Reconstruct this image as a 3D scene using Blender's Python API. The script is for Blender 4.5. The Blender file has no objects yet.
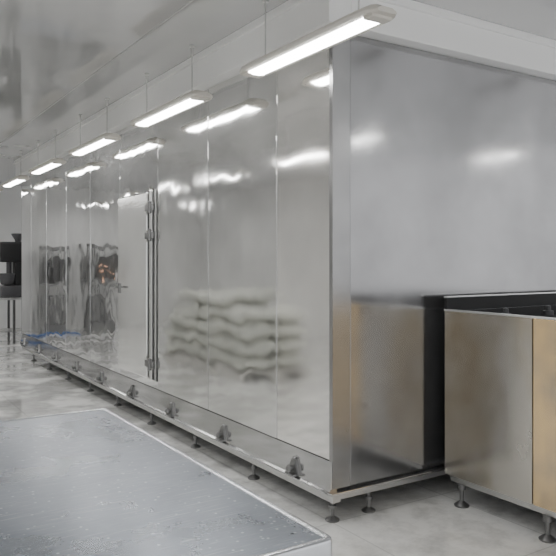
import bpy, bmesh, math, random
from mathutils import Vector, Matrix
random.seed(7)
C = bpy.context.scene.collection

# ---------------------------------------------------------------- materials
def newmat(name):
    m = bpy.data.materials.new(name); m.use_nodes = True
    nt = m.node_tree
    return m, nt, nt.nodes['Principled BSDF']

def steel(name, col, rough=0.16, rvar=0.08, metal=0.9, warp=0.05, wscale=1.3, stain=0.12, brushed=(1,1,1), tint2=None, nscale=2.3, ramp=(.3, .7), det=4):
    m, nt, b = newmat(name)
    N = nt.nodes; L = nt.links
    geo = N.new('ShaderNodeTexCoord')
    oi = N.new('ShaderNodeObjectInfo')
    add = N.new('ShaderNodeVectorMath'); add.operation = 'ADD'
    mul = N.new('ShaderNodeVectorMath'); mul.operation = 'SCALE'; mul.inputs['Scale'].default_value = 13.0
    comb = N.new('ShaderNodeCombineXYZ')
    for i in range(3): L.new(oi.outputs['Random'], comb.inputs[i])
    L.new(comb.outputs[0], mul.inputs[0])
    L.new(geo.outputs['Object'], add.inputs[0]); L.new(mul.outputs[0], add.inputs[1])
    if warp > 0:
        n1 = N.new('ShaderNodeTexNoise'); n1.inputs['Scale'].default_value = wscale; n1.inputs['Detail'].default_value = 1.2
        L.new(add.outputs[0], n1.inputs['Vector'])
        bump = N.new('ShaderNodeBump'); bump.inputs['Strength'].default_value = 1.0; bump.inputs['Distance'].default_value = warp*0.1
        L.new(n1.outputs['Fac'], bump.inputs['Height'])
        L.new(bump.outputs[0], b.inputs['Normal'])
    if rvar > 0:
        mp = N.new('ShaderNodeMapping'); mp.inputs['Scale'].default_value = brushed
        L.new(add.outputs[0], mp.inputs[0])
        n2 = N.new('ShaderNodeTexNoise'); n2.inputs['Scale'].default_value = 3; n2.inputs['Detail'].default_value = 4
        L.new(mp.outputs[0], n2.inputs['Vector'])
        mr = N.new('ShaderNodeMapRange'); mr.inputs[1].default_value = .25; mr.inputs[2].default_value = .75
        mr.inputs[3].default_value = max(.02, rough-rvar); mr.inputs[4].default_value = rough+rvar
        L.new(n2.outputs['Fac'], mr.inputs[0]); L.new(mr.outputs[0], b.inputs['Roughness'])
    else:
        b.inputs['Roughness'].default_value = rough
    n3 = N.new('ShaderNodeTexNoise'); n3.inputs['Scale'].default_value = nscale; n3.inputs['Detail'].default_value = det
    mp3 = N.new('ShaderNodeMapping'); mp3.inputs['Scale'].default_value = brushed
    L.new(add.outputs[0], mp3.inputs[0]); L.new(mp3.outputs[0], n3.inputs['Vector'])
    cr = N.new('ShaderNodeValToRGB')
    cr.color_ramp.elements[0].position = ramp[0]; cr.color_ramp.elements[1].position = ramp[1]
    c2 = tint2 if tint2 else tuple(c*(1-stain) for c in col)
    cr.color_ramp.elements[0].color = (*c2, 1); cr.color_ramp.elements[1].color = (*col, 1)
    L.new(n3.outputs['Fac'], cr.inputs[0]); L.new(cr.outputs[0], b.inputs['Base Color'])
    b.inputs['Metallic'].default_value = metal
    return m

def plain(name, col, rough=.5, metal=0.0, var=.08, scale=8, bump=0.0):
    m, nt, b = newmat(name); N = nt.nodes; L = nt.links
    tc = N.new('ShaderNodeTexCoord')
    n = N.new('ShaderNodeTexNoise'); n.inputs['Scale'].default_value = scale; n.inputs['Detail'].default_value = 5
    L.new(tc.outputs['Object'], n.inputs['Vector'])
    cr = N.new('ShaderNodeValToRGB'); cr.color_ramp.elements[0].position = .3; cr.color_ramp.elements[1].position = .7
    cr.color_ramp.elements[0].color = (*[c*(1-var) for c in col], 1); cr.color_ramp.elements[1].color = (*[min(1, c*(1+var)) for c in col], 1)
    L.new(n.outputs['Fac'], cr.inputs[0]); L.new(cr.outputs[0], b.inputs['Base Color'])
    b.inputs['Roughness'].default_value = rough; b.inputs['Metallic'].default_value = metal
    if bump:
        bp = N.new('ShaderNodeBump'); bp.inputs['Distance'].default_value = bump
        L.new(n.outputs['Fac'], bp.inputs['Height']); L.new(bp.outputs[0], b.inputs['Normal'])
    return m

def emit(name, col, s):
    m, nt, b = newmat(name)
    b.inputs['Base Color'].default_value = (.9, .9, .9, 1)
    b.inputs['Emission Color'].default_value = (*col, 1); b.inputs['Emission Strength'].default_value = s
    return m

M_panels = [steel('steel_panel_%s' % nm, c, rough=r, rvar=.03, metal=.95, warp=wp, wscale=ws, stain=.2, nscale=1.6)
            for nm, c, r, wp, ws in (('bright', (1, .985, .96), .075, .05, 1.4), ('middle', (.84, .84, .83), .09, .075, 2.4),
                                     ('cool', (.90, .90, .90), .05, .085, 2.8), ('dull', (.80, .80, .80), .06, .08, 2.4))]
M_door = steel('steel_door_leaf', (1, 1, .98), rough=.15, rvar=.04, warp=.05, wscale=1.6, stain=.07)
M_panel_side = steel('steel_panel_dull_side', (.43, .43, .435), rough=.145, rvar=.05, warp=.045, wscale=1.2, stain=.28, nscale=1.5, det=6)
M_corner = steel('steel_corner', (.38, .38, .38), rough=.24, rvar=.04, warp=.02, stain=.2)
M_rimt = steel('rolled_edge_steel', (.70, .72, .75), rough=.25, rvar=0, warp=0, stain=.08)
M_trim = steel('steel_trim', (.78, .78, .77), rough=.30, rvar=0, warp=0, stain=.04)
M_skirt = steel('steel_skirt', (.60, .60, .60), rough=.11, rvar=.03, warp=.04, stain=.2)
M_core = plain('dark_joint_sealant', (.16, .16, .16), .7)
M_tank = steel('brushed_tank_steel', (.62, .62, .61), rough=.30, rvar=.03, warp=.02, stain=.12, brushed=(1, 1, .25))
M_tankf = steel('tank_side_steel', (.60, .575, .53), rough=.22, rvar=.08, warp=.06, wscale=2, tint2=(.44, .37, .26), brushed=(1, 1, .7), nscale=1.5, det=7, ramp=(.36, .60))  # brown second tint paints faint warm reflections into the grey steel
M_tank_reflect = steel('tank_steel_warm_reflection', (.92, .68, .38), rough=.20, rvar=.08, warp=.07, wscale=2, tint2=(.50, .43, .34), brushed=(1, 1, .7), nscale=2.6, ramp=(.40, .60), det=7)  # golden patches put a warm reflection into the steel colour
M_dark = steel('worn_foot_steel', (.22, .22, .22), rough=.3, rvar=0, warp=0, metal=.8)
M_brk = plain('grey_cast_metal', (.25, .25, .25), .28, .9)
M_joint = plain('panel_joint_grey', (.45, .45, .45), .5)
M_mach = plain('machine_grey_metal', (.10, .10, .105), .4, .3)
M_mach2 = plain('machine_light_grey_metal', (.22, .22, .22), .4, .3)
M_black = plain('black_rubber', (.012, .012, .013), .6)
M_char = plain('charcoal_casing', (.07, .07, .07), .5)
M_white = plain('white_painted_fascia', (.95, .95, .94), .3, 0, .01, 2)
M_housing = plain('lamp_housing_plastic', (.70, .67, .61), .4, 0, .03)
M_diff = emit('lamp_diffuser', (1, .99, .97), 25)
M_sack = plain('woven_sack', (.58, .59, .54), .8, 0, .1, 30, .003)
M_wood = plain('pallet_wood', (.60, .59, .56), .8, 0, .15, 12)
M_blue = plain('blue_hose_plastic', (.05, .16, .46), .4)
M_orange = emit('warm_indicator', (1, .40, .12), 1.8)

def tabletop():
    m, nt, b = newmat('worn_galvanised_sheet'); N = nt.nodes; L = nt.links
    tc = N.new('ShaderNodeTexCoord')
    n = N.new('ShaderNodeTexNoise'); n.inputs['Scale'].default_value = 2.4; n.inputs['Detail'].default_value = 8; n.inputs['Roughness'].default_value = .62
    L.new(tc.outputs['Object'], n.inputs['Vector'])
    cr = N.new('ShaderNodeValToRGB'); cr.color_ramp.elements[0].position = .32; cr.color_ramp.elements[1].position = .68
    cr.color_ramp.elements[0].color = (.15, .172, .205, 1); cr.color_ramp.elements[1].color = (.26, .285, .325, 1)
    L.new(n.outputs['Fac'], cr.inputs[0])
    v = N.new('ShaderNodeTexVoronoi'); v.inputs['Scale'].default_value = 30
    L.new(tc.outputs['Object'], v.inputs['Vector'])
    r2 = N.new('ShaderNodeValToRGB'); r2.color_ramp.elements[0].position = .06; r2.color_ramp.elements[1].position = .17
    r2.color_ramp.elements[0].color = (.75, .75, .75, 1); r2.color_ramp.elements[1].color = (0, 0, 0, 1)
    L.new(v.outputs['Distance'], r2.inputs[0])
    mx = N.new('ShaderNodeMixRGB'); mx.inputs[2].default_value = (.56, .59, .64, 1)
    L.new(r2.outputs[0], mx.inputs[0]); L.new(cr.outputs[0], mx.inputs[1])
    prev = mx
    for rot in (.5, -.9):
        mp = N.new('ShaderNodeMapping'); mp.inputs['Scale'].default_value = (2.5, 60, 1); mp.inputs['Rotation'].default_value = (0, 0, rot)
        L.new(tc.outputs['Object'], mp.inputs[0])
        ns = N.new('ShaderNodeTexNoise'); ns.inputs['Scale'].default_value = 3; ns.inputs['Detail'].default_value = 4
        L.new(mp.outputs[0], ns.inputs['Vector'])
        r3 = N.new('ShaderNodeValToRGB'); r3.color_ramp.elements[0].position = .60; r3.color_ramp.elements[1].position = .74
        r3.color_ramp.elements[0].color = (0, 0, 0, 1); r3.color_ramp.elements[1].color = (.5, .5, .5, 1)
        L.new(ns.outputs['Fac'], r3.inputs[0])
        mx2 = N.new('ShaderNodeMixRGB'); mx2.inputs[2].default_value = (.54, .56, .60, 1)
        L.new(r3.outputs[0], mx2.inputs[0]); L.new(prev.outputs[0], mx2.inputs[1]); prev = mx2
    L.new(prev.outputs[0], b.inputs['Base Color'])
    b.inputs['Metallic'].default_value = .65
    mr = N.new('ShaderNodeMapRange'); mr.inputs[3].default_value = .22; mr.inputs[4].default_value = .36
    mr.inputs[1].default_value = .3; mr.inputs[2].default_value = .7
    L.new(n.outputs['Fac'], mr.inputs[0]); L.new(mr.outputs[0], b.inputs['Roughness'])
    return m
M_table = tabletop()

def floormat():
    m, nt, b = newmat('wet_concrete_floor'); N = nt.nodes; L = nt.links
    tc = N.new('ShaderNodeTexCoord')
    n = N.new('ShaderNodeTexNoise'); n.inputs['Scale'].default_value = 3.2; n.inputs['Detail'].default_value = 10; n.inputs['Roughness'].default_value = .75
    L.new(tc.outputs['Object'], n.inputs['Vector'])
    cr = N.new('ShaderNodeValToRGB'); cr.color_ramp.elements[0].position = .30; cr.color_ramp.elements[1].position = .56
    cr.color_ramp.elements[0].color = (.64, .64, .62, 1); cr.color_ramp.elements[1].color = (.93, .93, .91, 1)
    L.new(n.outputs['Fac'], cr.inputs[0])
    br = N.new('ShaderNodeTexBrick'); br.offset = 0
    br.inputs['Scale'].default_value = 1; br.inputs['Brick Width'].default_value = .9; br.inputs['Row Height'].default_value = .9
    br.inputs['Mortar Size'].default_value = .005
    br.inputs['Color1'].default_value = (1, 1, 1, 1); br.inputs['Color2'].default_value = (.97, .97, .97, 1); br.inputs['Mortar'].default_value = (.78, .78, .78, 1)
    L.new(tc.outputs['Object'], br.inputs['Vector'])
    mx = N.new('ShaderNodeMixRGB'); mx.blend_type = 'MULTIPLY'; mx.inputs[0].default_value = 1
    L.new(cr.outputs[0], mx.inputs[1]); L.new(br.outputs['Color'], mx.inputs[2]); L.new(mx.outputs[0], b.inputs['Base Color'])
    n2 = N.new('ShaderNodeTexNoise'); n2.inputs['Scale'].default_value = 1.6; n2.inputs['Detail'].default_value = 5
    L.new(tc.outputs['Object'], n2.inputs['Vector'])
    mr = N.new('ShaderNodeMapRange'); mr.inputs[1].default_value = .45; mr.inputs[2].default_value = .6
    mr.inputs[3].default_value = .02; mr.inputs[4].default_value = .26
    L.new(n2.outputs['Fac'], mr.inputs[0]); L.new(mr.outputs[0], b.inputs['Roughness'])
    mr2 = N.new('ShaderNodeMapRange'); mr2.inputs[1].default_value = .45; mr2.inputs[2].default_value = .58
    mr2.inputs[3].default_value = 1.0; mr2.inputs[4].default_value = .2
    L.new(n2.outputs['Fac'], mr2.inputs[0]); L.new(mr2.outputs[0], b.inputs['Coat Weight'])
    b.inputs['Coat Roughness'].default_value = .03; b.inputs['Coat IOR'].default_value = 1.7
    bp = N.new('ShaderNodeBump'); bp.inputs['Distance'].default_value = .005
    n4 = N.new('ShaderNodeTexNoise'); n4.inputs['Scale'].default_value = 6; n4.inputs['Detail'].default_value = 3
    L.new(tc.outputs['Object'], n4.inputs['Vector'])
    L.new(n4.outputs['Fac'], bp.inputs['Height']); L.new(bp.outputs[0], b.inputs['Coat Normal'])
    return m
M_floor = floormat()
M_ceil = steel('glossy_ceiling_panel', (.72, .72, .72), rough=.06, rvar=.03, metal=.45, warp=.035, wscale=1.6, stain=.12, nscale=.9)
M_wall = plain('painted_wall_panel', (.84, .84, .83), .4, 0, .05, 1.5)

# ---------------------------------------------------------------- helpers
def link(o, parent=None):
    C.objects.link(o)
    if parent is not None:
        o.parent = parent
    return o

def empty(name, loc, label, cat, group=None):
    e = bpy.data.objects.new(name, None); e.location = loc; e.empty_display_size = .1
    C.objects.link(e); e['label'] = label; e['category'] = cat
    if group: e['group'] = group
    return e

def bm_box(bm, lo, hi, bev=0.0, seg=2):
    lo = Vector(lo); hi = Vector(hi)
    r = bmesh.ops.create_cube(bm, size=1)
    vs = r['verts']
    for v in vs:
        v.co = Vector((lo[i]+(v.co[i]+.5)*(hi[i]-lo[i]) for i in range(3)))
    if bev > 0:
        es = list({e for v in vs for e in v.link_edges})
        bmesh.ops.bevel(bm, geom=es, offset=bev, segments=seg, affect='EDGES', profile=.6)

def bm_lathe(bm, prof, c, axis='Z', seg=20):
    rings = []
    for r, h in prof:
        ring = []
        for i in range(seg):
            a = 2*math.pi*i/seg
            p = (r*math.cos(a), r*math.sin(a), h)
            if axis == 'X': p = (p[2], p[0], p[1])
            if axis == 'Y': p = (p[1], p[2], p[0])
            ring.append(bm.verts.new(Vector(c)+Vector(p)))
        rings.append(ring)
    for a, b in zip(rings, rings[1:]):
        for i in range(seg):
            j = (i+1) % seg
            bm.faces.new((a[i], a[j], b[j], b[i]))
    bm.faces.new(list(reversed(rings[0]))); bm.faces.new(rings[-1])

def bm_prism(bm, pts, d):
    a = [bm.verts.new(Vector(p)) for p in pts]; b = [bm.verts.new(Vector(p)+Vector(d)) for p in pts]
    n = len(a)
    bm.faces.new(a); bm.faces.new(list(reversed(b)))
    for i in range(n):
        j = (i+1) % n
        bm.faces.new((a[j], a[i], b[i], b[j]))

def bm_tube(bm, pts, r, seg=10):
    rings = []
    P_ = [Vector(p) for p in pts]
    for i, p in enumerate(P_):
        t = (P_[min(i+1, len(P_)-1)]-P_[max(i-1, 0)]).normalized()
        s = t.cross(Vector((0, 0, 1)))
        if s.length < .01: s = Vector((1, 0, 0))
        s.normalize(); u = s.cross(t)
        rings.append([bm.verts.new(p+s*r*math.cos(2*math.pi*k/seg)+u*r*math.sin(2*math.pi*k/seg)) for k in range(seg)])
    for a, b in zip(rings, rings[1:]):
        for i in range(seg):
            j = (i+1) % seg
            bm.faces.new((a[i], a[j], b[j], b[i]))
    bm.faces.new(list(reversed(rings[0]))); bm.faces.new(rings[-1])

def finish(name, bm, mat, parent=None, origin=(0, 0, 0), smooth=False):
    bmesh.ops.recalc_face_normals(bm, faces=bm.faces)
    me = bpy.data.meshes.new(name)
    bm.to_mesh(me); bm.free()
    me.materials.append(mat)
    if smooth:
        for p in me.polygons: p.use_smooth = True
        try: me.set_sharp_from_angle(angle=math.radians(35))
        except Exception: pass
    o = bpy.data.objects.new(name, me)
    o.location = origin
    link(o, parent)
    return o

def box(name, lo, hi, mat, parent=None, bev=0.0, base=(0, 0, 0), at=None, seg=2):
    lo = Vector(lo); hi = Vector(hi); b = Vector(base)
    c = Vector(at) if at is not None else (lo+hi)/2
    bm = bmesh.new(); bm_box(bm, lo-c, hi-c, bev, seg)
    return finish(name, bm, mat, parent, c-b, seg > 2)

def struct(o):
    o['kind'] = 'structure'; return o

def clone(o, loc, parent=None):
    n = o.copy(); C.objects.link(n)
    n.location = loc
    if parent is not None: n.parent = parent
    return n

def clone_thing(root, kids, loc, sc=1):
    n = root.copy(); C.objects.link(n); n.location = loc; n.scale = (1, sc, 1)
    for k in kids:
        kc = k.copy(); C.objects.link(kc); kc.parent = n
    return n

# ---------------------------------------------------------------- room
XL, XR, YB, YF, ZC = -5.2, 6.0, -7.5, 12.2, 3.15
struct(box('floor', (XL, YB, -.1), (XR, YF, 0), M_floor, at=(0, 0, 0)))
struct(box('ceiling', (XL, YB, ZC), (XR, YF, ZC+.1), M_ceil, at=(0, 0, ZC)))
struct(box('wall_left', (XL-.1, YB, 0), (XL, YF, ZC), M_wall))
struct(box('wall_far', (XL, YF, 0), (XR, YF+.1, ZC), M_wall))
W, LEN, ZT = 4.4, 8.35, 2.91
n_ = 5
for x in (-.62, -1.75, -2.9, -4.05):
    struct(box('trim_%d' % n_, (x-.005, YB, ZC-.002), (x+.005, YF, ZC), M_joint)); n_ += 1
struct(box('trim_1', (-.10, -.10, ZT), (.06, LEN, ZC), M_white, bev=.006))
struct(box('trim_2', (.06, -.10, ZT), (W, .06, ZC), M_white, bev=.006))
struct(box('trim_3', (-.125, -.125, ZC-.05), (-.10, LEN, ZC), M_white, bev=.004))
struct(box('trim_4', (-.10, -.125, ZC-.05), (W, -.10, ZC), M_white, bev=.004))

# ---------------------------------------------------------------- freezer
F = empty('industrial_freezer', (0, 0, 0), 'huge walk-in freezer box of polished stainless steel panels on adjustable feet', 'freezer')
box('core', (.035, .035, .18), (W, LEN-.02, ZT-.003), M_core, F)
seams = [.012, .614, 1.63, 2.65, 3.67, 4.70, 5.72, 6.74, 7.70, LEN]
pm = [0, 1, 1, 2, 2, 3, 2, 1, 2]
zb = .36
for i in range(len(seams)-1):
    a, b_ = seams[i]+.0025, seams[i+1]-.0025
    mt = M_panels[pm[i]]
    if i == 3:
        box('wall_panel', (0, a, 2.20), (.036, b_, ZT-.003), mt, F, bev=.003)
        box('wall_panel', (0, a, zb), (.036, b_, .43), mt, F, bev=.002)
        continue
    o = box('wall_panel', (0, a, zb), (.036, b_, ZT-.003), mt, F, bev=.003)
    o.rotation_euler = (0, 0, math.radians(random.uniform(-.2, .2)))
xs = [.13, 2.35, W]
for i in range(len(xs)-1):
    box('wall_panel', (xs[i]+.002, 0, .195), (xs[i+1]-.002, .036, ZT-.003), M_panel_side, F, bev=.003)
bm = bmesh.new()
bm_prism(bm, [(-.003, -.003, .195), (.128, -.003, .195), (.128, .02, .195), (.02, .02, .195), (.02, .03, .195), (-.003, .03, .195)], (0, 0, ZT-.004-.195))
finish('corner_trim', bm, M_corner, F)
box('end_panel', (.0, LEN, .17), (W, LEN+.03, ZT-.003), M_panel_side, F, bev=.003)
bm = bmesh.new()
bm_prism(bm, [(-.004, .0, zb-.004), (.03, 0, zb-.004), (.03, 0, .168), (-.035, 0, .168), (-.035, 0, .178), (-.018, 0, .186)], (0, LEN, 0))
finish('skirt', bm, M_skirt, F)
box('bottom_ledge', (-.035, -.035, .168), (W, .03, .182), M_skirt, F, .003)
bm = bmesh.new()
bm_box(bm, (.0, .0, .11), (.06, LEN, .166), .004)
bm_box(bm, (.06, .0, .125), (W, .06, .166), .004)
bm_box(bm, (1.4, .06, .11), (1.46, LEN, .166), .004)
for k in range(1, 9):
    bm_box(bm, (.06, .95*k-.03, .112), (1.4, .95*k+.03, .164), .004)
finish('base_frame', bm, M_tank, F)
foot_prof = [(.042, 0), (.044, .008), (.036, .016), (.016, .026), (.012, .03), (.012, .075), (.022, .076), (.022, .092), (.012, .093), (.012, .125)]
bm = bmesh.new(); bm_lathe(bm, foot_prof, (0, 0, 0))
foot = finish('foot', bm, M_dark, F, (.02, .03, 0), True)
for k in range(1, 9): clone(foot, (.02, .95*k, 0), F)
for x in (.30, 1.25, 2.2, 3.15): clone(foot, (x, .03, 0), F)
for k in range(1, 8, 2): clone(foot, (1.43, .95*k, 0), F)
# clamp fittings on the skirt
bm = bmesh.new()
bm_box(bm, (-.062, -.05, -.06), (-.018, .05, -.046), .002)
bm_prism(bm, [(-.010, -.055, -.05), (-.010, .055, -.05), (-.004, .018, .04), (-.004, -.018, .04)], (-.026, 0, 0))
bm_lathe(bm, [(.016, 0), (.016, -.026), (.024, -.027), (.024, -.042), (.012, -.052)], (-.024, 0, -.016), 'X', 16)
bm_lathe(bm, [(.012, .03), (.018, .034), (.018, .046), (.008, .056)], (-.018, 0, .0), 'Z', 14)
br = finish('bracket', bm, M_brk, F, (0, .376, .25), True)
for k in range(1, 9): clone(br, (0, .376+.965*k if k < 8 else 8.1, .25), F)
ya, yb_, z0, z1 = 2.66, 3.66, .436, 2.19
Dr = box('door', (-.03, ya+.20, z0), (.034, yb_-.01, z1), M_door, F, bev=.008)
Dc = Vector(Dr.location)
for nm, y0_, y1_, px in (('door_frame', yb_-.008, yb_+.004, -.006), ('door_frame', ya+.02, ya+.04, -.014)):
    box(nm, (px, y0_, z0-.01), (.03, y1_, z1+.01), M_trim, F, .001)
box('door_gasket', (.008, ya+.04, z0), (.03, ya+.20, z1), M_black, F)
box('jamb_strip', (-.018, ya+.10, z0-.005), (.012, ya+.16, z1+.005), M_trim, F, bev=.004)
for zz in (.58, 1.78, 2.04):
    bm = bmesh.new()
    bm_box(bm, (-.042, -.08, -.032), (-.016, .10, .032), .005)
    bm_lathe(bm, [(.014, -.055), (.018, -.05), (.018, .05), (.014, .055)], (-.038, -.02, 0), 'Z', 14)
    h = finish('hinge', bm, M_brk, Dr, (-Dc.x, ya+.12-Dc.y, zz-Dc.z), True)
bm = bmesh.new()
bm_box(bm, (-.04, -.025, -.05), (-.03, .025, .05), .003)
bm_lathe(bm, [(.009, 0), (.009, -.04)], (-.03, 0, .01), 'X', 12)
bm_box(bm, (-.08, -.12, .0), (-.062, .012, .022), .006)
finish('handle', bm, M_brk, Dr, (-Dc.x, yb_-.06-Dc.y, 1.26-Dc.z), True)

# ---------------------------------------------------------------- ceiling lamps
LZ = 2.735
def lamp_parts():
    hl = .655
    bm = bmesh.new()
    prof = [(-.090, -.004), (-.098, .010), (-.088, .030), (-.05, .050), (.05, .050), (.088, .030), (.098, .010), (.090, -.004)]
    secs = []
    for y, sx, sz in ((-hl-.01, .62, .5), (-hl+.02, .82, .8), (-hl+.06, .97, .97), (-hl+.12, 1, 1), (hl-.12, 1, 1), (hl-.06, .97, .97), (hl-.02, .82, .8), (hl+.01, .62, .5)):
        secs.append([bm.verts.new((x*sx, y, z*sz)) for x, z in prof])
    n = len(prof)
    for a, b in zip(secs, secs[1:]):
        for i in range(n):
            j = (i+1) % n
            bm.faces.new((a[i], a[j], b[j], b[i]))
    bm.faces.new(secs[0]); bm.faces.new(list(reversed(secs[-1])))
    H = finish('lamp_housing', bm, M_housing, None, (0, 0, 0), True)
    caps = []
    for s in (-1, 1):
        bm = bmesh.new(); bm_box(bm, (-.065, -.035, -.018), (.065, .035, .004), .008, 3)
        caps.append(finish('end_cap', bm, M_housing, None, (0, s*(hl-.06), 0), True))
    bm = bmesh.new()
    prof = [(-.060, .004), (-.054, -.010), (-.026, -.018), (.026, -.018), (.054, -.010), (.060, .004)]
    n = len(prof)
    secs = [[bm.verts.new((x, y, z)) for x, z in prof] for y in (-hl+.09, hl-.09)]
    for a, b in zip(secs, secs[1:]):
        for i in range(n):
            j = (i+1) % n; bm.faces.new((a[i], a[j], b[j], b[i]))
    bm.faces.new(secs[0]); bm.faces.new(list(reversed(secs[-1])))
    Df = finish('lamp_diffuser', bm, M_diff, None)
    rods = []
    for y in (-.45, .45):
        bm = bmesh.new()
        bm_lathe(bm, [(.0045, .04), (.0045, ZC-LZ-.012), (.018, ZC-LZ-.011), (.018, ZC-LZ)], (0, 0, 0), 'Z', 10)
        rods.append(finish('hanging_rod', bm, M_tank, None, (0, y, 0)))
    return [H, Df]+rods+caps
e0 = empty('ceiling_lamp', (-.24, -.083, LZ), 'long white fluorescent batten lamp hung from the ceiling by two rods', 'lamp', 'fluorescent ceiling lamps')
kids = lamp_parts()
for k in kids: k.parent = e0
pos = [(-.24, -.083+1.95*k, 1) for k in range(1, 6)]
pos += [(-2.07, y, .8) for y in (-2.6, -.6, 1.35, 3.3, 5.3, 7.2, 9.2, 11.1)]
pos += [(-3.9, y, .8) for y in (-4, -2, 0, 2, 4, 10)]
pos += [(1.88, -1.95, .35), (1.88, -4.0, .4), (3.9, -2.0, .5), (-.24, -4.2, 1)]
for x, y, s in pos: clone_thing(e0, kids, (x, y, LZ), s)

# ---------------------------------------------------------------- work table
tx0, tx1, ty0, ty1, tz = -2.75, -1.31, -1.745, .165, .80
T = empty('work_table', ((tx0+tx1)/2, (ty0+ty1)/2, 0), 'wide work table with worn bluish-grey metal top and rounded pale edging', 'table')
tb = T.location.copy()
box('tabletop', (tx0+.012, ty0+.012, tz-.03), (tx1-.012, ty1-.012, tz-.002), M_table, T, .002, tb)
def rrect(x0, x1, y0, y1, r, k=6):
    out = []
    for cx, cy, a0 in ((x1-r, y1-r, 0), (x0+r, y1-r, 90), (x0+r, y0+r, 180), (x1-r, y0+r, 270)):
        for i in range(k+1):
            a = math.radians(a0+90*i/k); out.append((cx, cy, math.cos(a), math.sin(a), r))
    return out
prof = [(-.024, -.002), (-.022, .001), (-.014, .003), (-.006, .002), (-.002, -.001), (0, -.008), (0, -.055), (-.006, -.06), (-.012, -.055), (-.012, -.012)]
path = rrect(tx0, tx1, ty0, ty1, .03)
bm = bmesh.new()
rings = []
for cx, cy, ca, sa, r in path:
    rings.append([bm.verts.new(Vector((cx+ca*(r+d), cy+sa*(r+d), tz+h))-tb) for d, h in prof])
for i in range(len(rings)):
    a, b = rings[i], rings[(i+1) % len(rings)]
    for j in range(len(prof)):
        k = (j+1) % len(prof)
        bm.faces.new((a[j], a[k], b[k], b[j]))
finish('table_edging', bm, M_rimt, T, (0, 0, 0), True)
for x in (tx0+.12, tx1-.16):
    for y in (ty0+.15, ty1-.15):
        box('leg', (x-.02, y-.02, 0), (x+.02, y+.02, tz-.03), M_tank, T, .003, tb)
box('undershelf', (tx0+.1, ty0+.13, .21), (tx1-.14, ty1-.13, .245), M_tank, T, .002, tb)

# ---------------------------------------------------------------- steel tank
kx0, kx1, ky0, ky1, kz0, kz1 = .83, 2.5, -1.75, -.095, .175, 1.235
K = empty('open_tank', ((kx0+kx1)/2, (ky0+ky1)/2, 0), 'open-topped stainless steel tank with black interior, on adjustable feet', 'tank')
kb = K.location.copy()
def kbox(name, lo, hi, mat, bev=.004): return box(name, lo, hi, mat, K, bev, kb)
sy = -.757
kbox('side_panel', (kx0, sy+.003, kz0), (kx0+.02, ky1, kz1-.012), M_tankf)
o = kbox('side_panel', (kx0, ky0, kz0), (kx0+.02, sy-.003, kz1-.012), M_tank_reflect); o['label'] = 'steel side panel with golden reflection painted into its colour'
kbox('side_panel', (kx1-.02, ky0, kz0), (kx1, ky1, kz1-.012), M_tank)
kbox('side_panel', (kx0+.02, ky0, kz0), (kx1-.02, ky0+.02, kz1-.012), M_tank)
kbox('side_panel', (kx0+.02, ky1-.02, kz0), (kx1-.02, ky1, kz1-.012), M_rimt)
for lo, hi in (((kx0-.008, ky0-.008, kz1-.012), (kx0+.022, ky1, kz1)), ((kx1-.022, ky0-.008, kz1-.012), (kx1+.008, ky1, kz1)),
               ((kx0+.022, ky0-.008, kz1-.012), (kx1-.022, ky0+.022, kz1))):
    kbox('rim', lo, hi, M_trim, .003)
kbox('splashback', (kx0, ky1-.02, kz1-.012), (kx1, ky1, kz1+.072), M_black, .002)
kbox('splashback_cap', (kx0-.004, ky1-.025, kz1+.072), (kx1, ky1+.004, kz1+.082), M_trim, .002)
kbox('lining', (kx0+.02, ky0+.02, .95), (kx1-.02, ky1-.02, .97), M_black, 0)
kbox('lining', (kx0+.02, ky0+.02, .97), (kx0+.026, ky1-.02, kz1-.013), M_black, 0)
kbox('lining', (kx1-.026, ky0+.02, .97), (kx1-.02, ky1-.02, kz1-.013), M_black, 0)
kbox('lining', (kx0+.026, ky1-.028, .97), (kx1-.026, ky1-.021, kz1-.013), M_black, 0)
for y in (-.34, -.75, -1.2):
    bm = bmesh.new()
    bm_lathe(bm, [(.03, kx0+.03-kb.x), (.03, kx1-.03-kb.x)], (0, y-kb.y, 1.15), 'X', 18)
    finish('roller', bm, M_black, K, (0, 0, 0), True)
for x in (1.12, 1.55):
    bm = bmesh.new()
    bm_lathe(bm, [(.035, 0), (.035, .03), (.018, .035), (.018, .06), (.008, .065)], (0, 0, 0), 'Z', 16)
    finish('valve_cap', bm, M_mach, K, Vector((x, -.34, 1.18))-kb, True)
kbox('base_rail', (kx0+.02, ky0+.05, kz0-.04), (kx0+.07, ky1-.03, kz0), M_tank)
kbox('base_rail', (kx1-.07, ky0+.05, kz0-.04), (kx1-.02, ky1-.03, kz0), M_tank)
fp = [(.045, 0), (.048, .01), (.036, .02), (.018, .032), (.013, .036), (.013, .105), (.026, .106), (.026, .137)]
bm = bmesh.new(); bm_lathe(bm, fp, (0, 0, 0))
kf = finish('foot', bm, M_dark, K, Vector((.85, -.22, 0))-kb, True)
for p in ((.85, -.84), (.85, -1.6), (2.46, -.2), (2.46, -1.6)): clone(kf, Vector((*p, 0))-kb, K)

# ---------------------------------------------------------------- far work table and equipment
E = empty('side_table', (.45, 10.3, 0), 'small stainless steel table standing beyond the freezer', 'table')
eb = E.location.copy()
box('tabletop', (-.2, 10.0, .81), (1.1, 10.6, .85), M_trim, E, .004, eb)
for x in (-.15, .22, 1.05):
    for y in (10.05, 10.55): box('leg', (x-.02, y-.02, 0), (x+.02, y+.02, .81), M_brk, E, .003, eb)
box('undershelf', (-.16, 10.04, .22), (1.06, 10.56, .24), M_tank, E, .002, eb)

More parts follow.
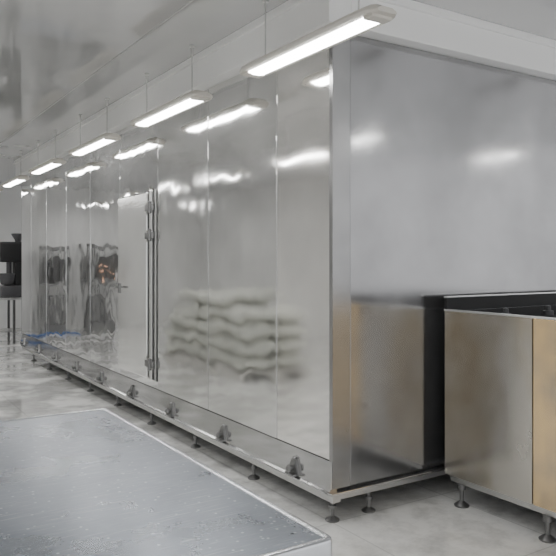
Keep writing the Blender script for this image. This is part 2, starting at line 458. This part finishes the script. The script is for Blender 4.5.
R = empty('dough_mixer', (.28, 10.3, .85), 'dark mixing machine with motor head and bowl on steel table', 'machine')
box('machine_base', (-.27, -.2, 0), (.26, .2, .22), M_mach, R, .03, (0, 0, 0), None, 3)
box('column', (-.02, -.13, .2), (.24, .13, .9), M_black, R, .025, (0, 0, 0), None, 3)
box('motor_head', (-.27, -.16, .66), (.24, .16, 1.04), M_black, R, .05, (0, 0, 0), None, 4)
bm = bmesh.new(); bm_lathe(bm, [(.06, .22), (.12, .24), (.15, .32), (.155, .42), (.165, .43), (.165, .445), (.14, .45)], (-.12, 0, 0), 'Z', 22)
finish('bowl', bm, M_mach, R, (0, 0, 0), True)
bm = bmesh.new(); bm_lathe(bm, [(.05, .44), (.05, .67)], (-.1, 0, 0), 'Z', 12)
finish('shaft', bm, M_mach, R, (0, 0, 0), True)
bm = bmesh.new(); bm_lathe(bm, [(.05, 1.02), (.06, 1.08), (.12, 1.18), (.12, 1.2), (.04, 1.2)], (.06, 0, 0), 'Z', 16)
finish('hopper', bm, M_mach, R, (0, 0, 0), True)

def rack(loc, label, w=1.0, h=1.1, d=.5, glow=False):
    R = empty('machine_cabinet', loc, label, 'machine')
    box('cabinet_base', (-w/2, -d/2, 0), (w/2, d/2, h*.10), M_mach2, R, .01)
    for sx in (-1, 1):
        for s_ in (-1, 1):
            box('post', (sx*(w/2-.025)-.025, s_*(d/2-.025)-.025, h*.10), (sx*(w/2-.025)+.025, s_*(d/2-.025)+.025, h*.95), M_mach2, R, .003)
    box('cabinet_top', (-w/2, -d/2, h*.95), (w/2, d/2, h), M_mach2, R, .008)
    box('shelf', (-w/2+.02, -d/2+.02, h*.55), (w/2-.02, d/2-.02, h*.58), M_mach2, R, .003)
    box('motor_box', (-w*.12, -d/2+.06, h*.10), (w/2-.08, d/2-.06, h*.42), M_mach2, R, .02)
    box('motor_box', (-w/2+.05, -d/2+.06, h*.58), (w*.18, d/2-.06, h*.86), M_char, R, .02)
    bm = bmesh.new(); bm_lathe(bm, [(w*.10, 0), (w*.12, .02), (w*.12, h*.2), (w*.05, h*.24)], (0, 0, 0), 'Z', 18)
    finish('drum', bm, M_dark, R, (w*.31, 0, h*.58), True)
    if glow:
        for i in range(3):
            box('push_button', (-w/2+.12+i*.1, -d/2+.03, h*(.58+.07*i)), (-w/2+.16+i*.1, -d/2+.06, h*(.60+.07*i)), M_orange, R, .002)
    return R
rack((-1.35, 11.7, 0), 'dark open-framed machine beside end wall', .5, 1.85, .6)
rack((-2.4, 11.7, 0), 'dark open-framed machine with glowing warm buttons', .6, 1.9, .6, True)
# blue hose on floor
bm = bmesh.new()
pts = [(-.5-1.2*t/30, 11.05+.13*math.sin(t*.55), .022) for t in range(31)]
bm_tube(bm, pts, .02)
ho = finish('water_hose', bm, M_blue, None, (0, 0, 0), True)
ho['label'] = 'blue plastic water hose lying loose on wet floor'; ho['category'] = 'hose'

# sacks on a pallet
px, py = -2.25, 5.45
P = empty('pallet', (px, py, 0), 'wooden pallet carrying pale sacks', 'pallet')
for i in range(8): box('deck_board', (-.5, -1.3+i*.345, .1), (.5, -1.12+i*.345, .125), M_wood, P, .003)
for x in (-.45, 0, .45): box('bearer', (x-.05, -1.3, 0), (x+.05, 1.3, .1), M_wood, P, .003)
bm = bmesh.new()
bmesh.ops.create_cube(bm, size=1)
bmesh.ops.subdivide_edges(bm, edges=bm.edges[:], cuts=5, use_grid_fill=True)
for v in bm.verts:
    x, y, z = v.co*2
    k = (1-abs(x)**4)*(1-abs(y)**4)
    v.co = Vector((x*.235*(1-.06*y*y), y*.31*(1-.04*x*x), z*(.028+.072*k**.5)+.1))
sack = finish('sack', bm, M_sack, None, (0, 0, 0), True)
sack['label'] = 'pale woven plastic sack filled and stacked on pallet'; sack['category'] = 'sack'; sack['group'] = 'sacks stacked on the pallet'
first = True
for lay in range(5):
    for i in range(2):
        for j in range(4):
            if lay == 4 and j in (0, 3): continue
            if lay == 3 and j == 3: continue
            p = (px+(-.25+.5*i)+random.uniform(-.006, .006), py+(-.98+.655*j)+random.uniform(-.01, .01), .126+lay*.2005)
            if first: sack.location = p; first = False
            else: clone(sack, p)

# ---------------------------------------------------------------- camera + world
cam = bpy.data.cameras.new('camera'); co = bpy.data.objects.new('camera', cam); C.objects.link(co)
co.location = (-2.425, -3.198, 1.55); co.rotation_euler = (math.radians(90), 0, -math.radians(32.56))
cam.sensor_width = 36; cam.lens = 36*678/556; cam.shift_y = -18/556
cam.clip_start = .05
bpy.context.scene.camera = co
w = bpy.data.worlds.new('world'); bpy.context.scene.world = w; w.use_nodes = True
w.node_tree.nodes['Background'].inputs[0].default_value = (.98, .985, 1, 1)
w.node_tree.nodes['Background'].inputs[1].default_value = 1.35  # added white fill light, entering where back and right walls are left open
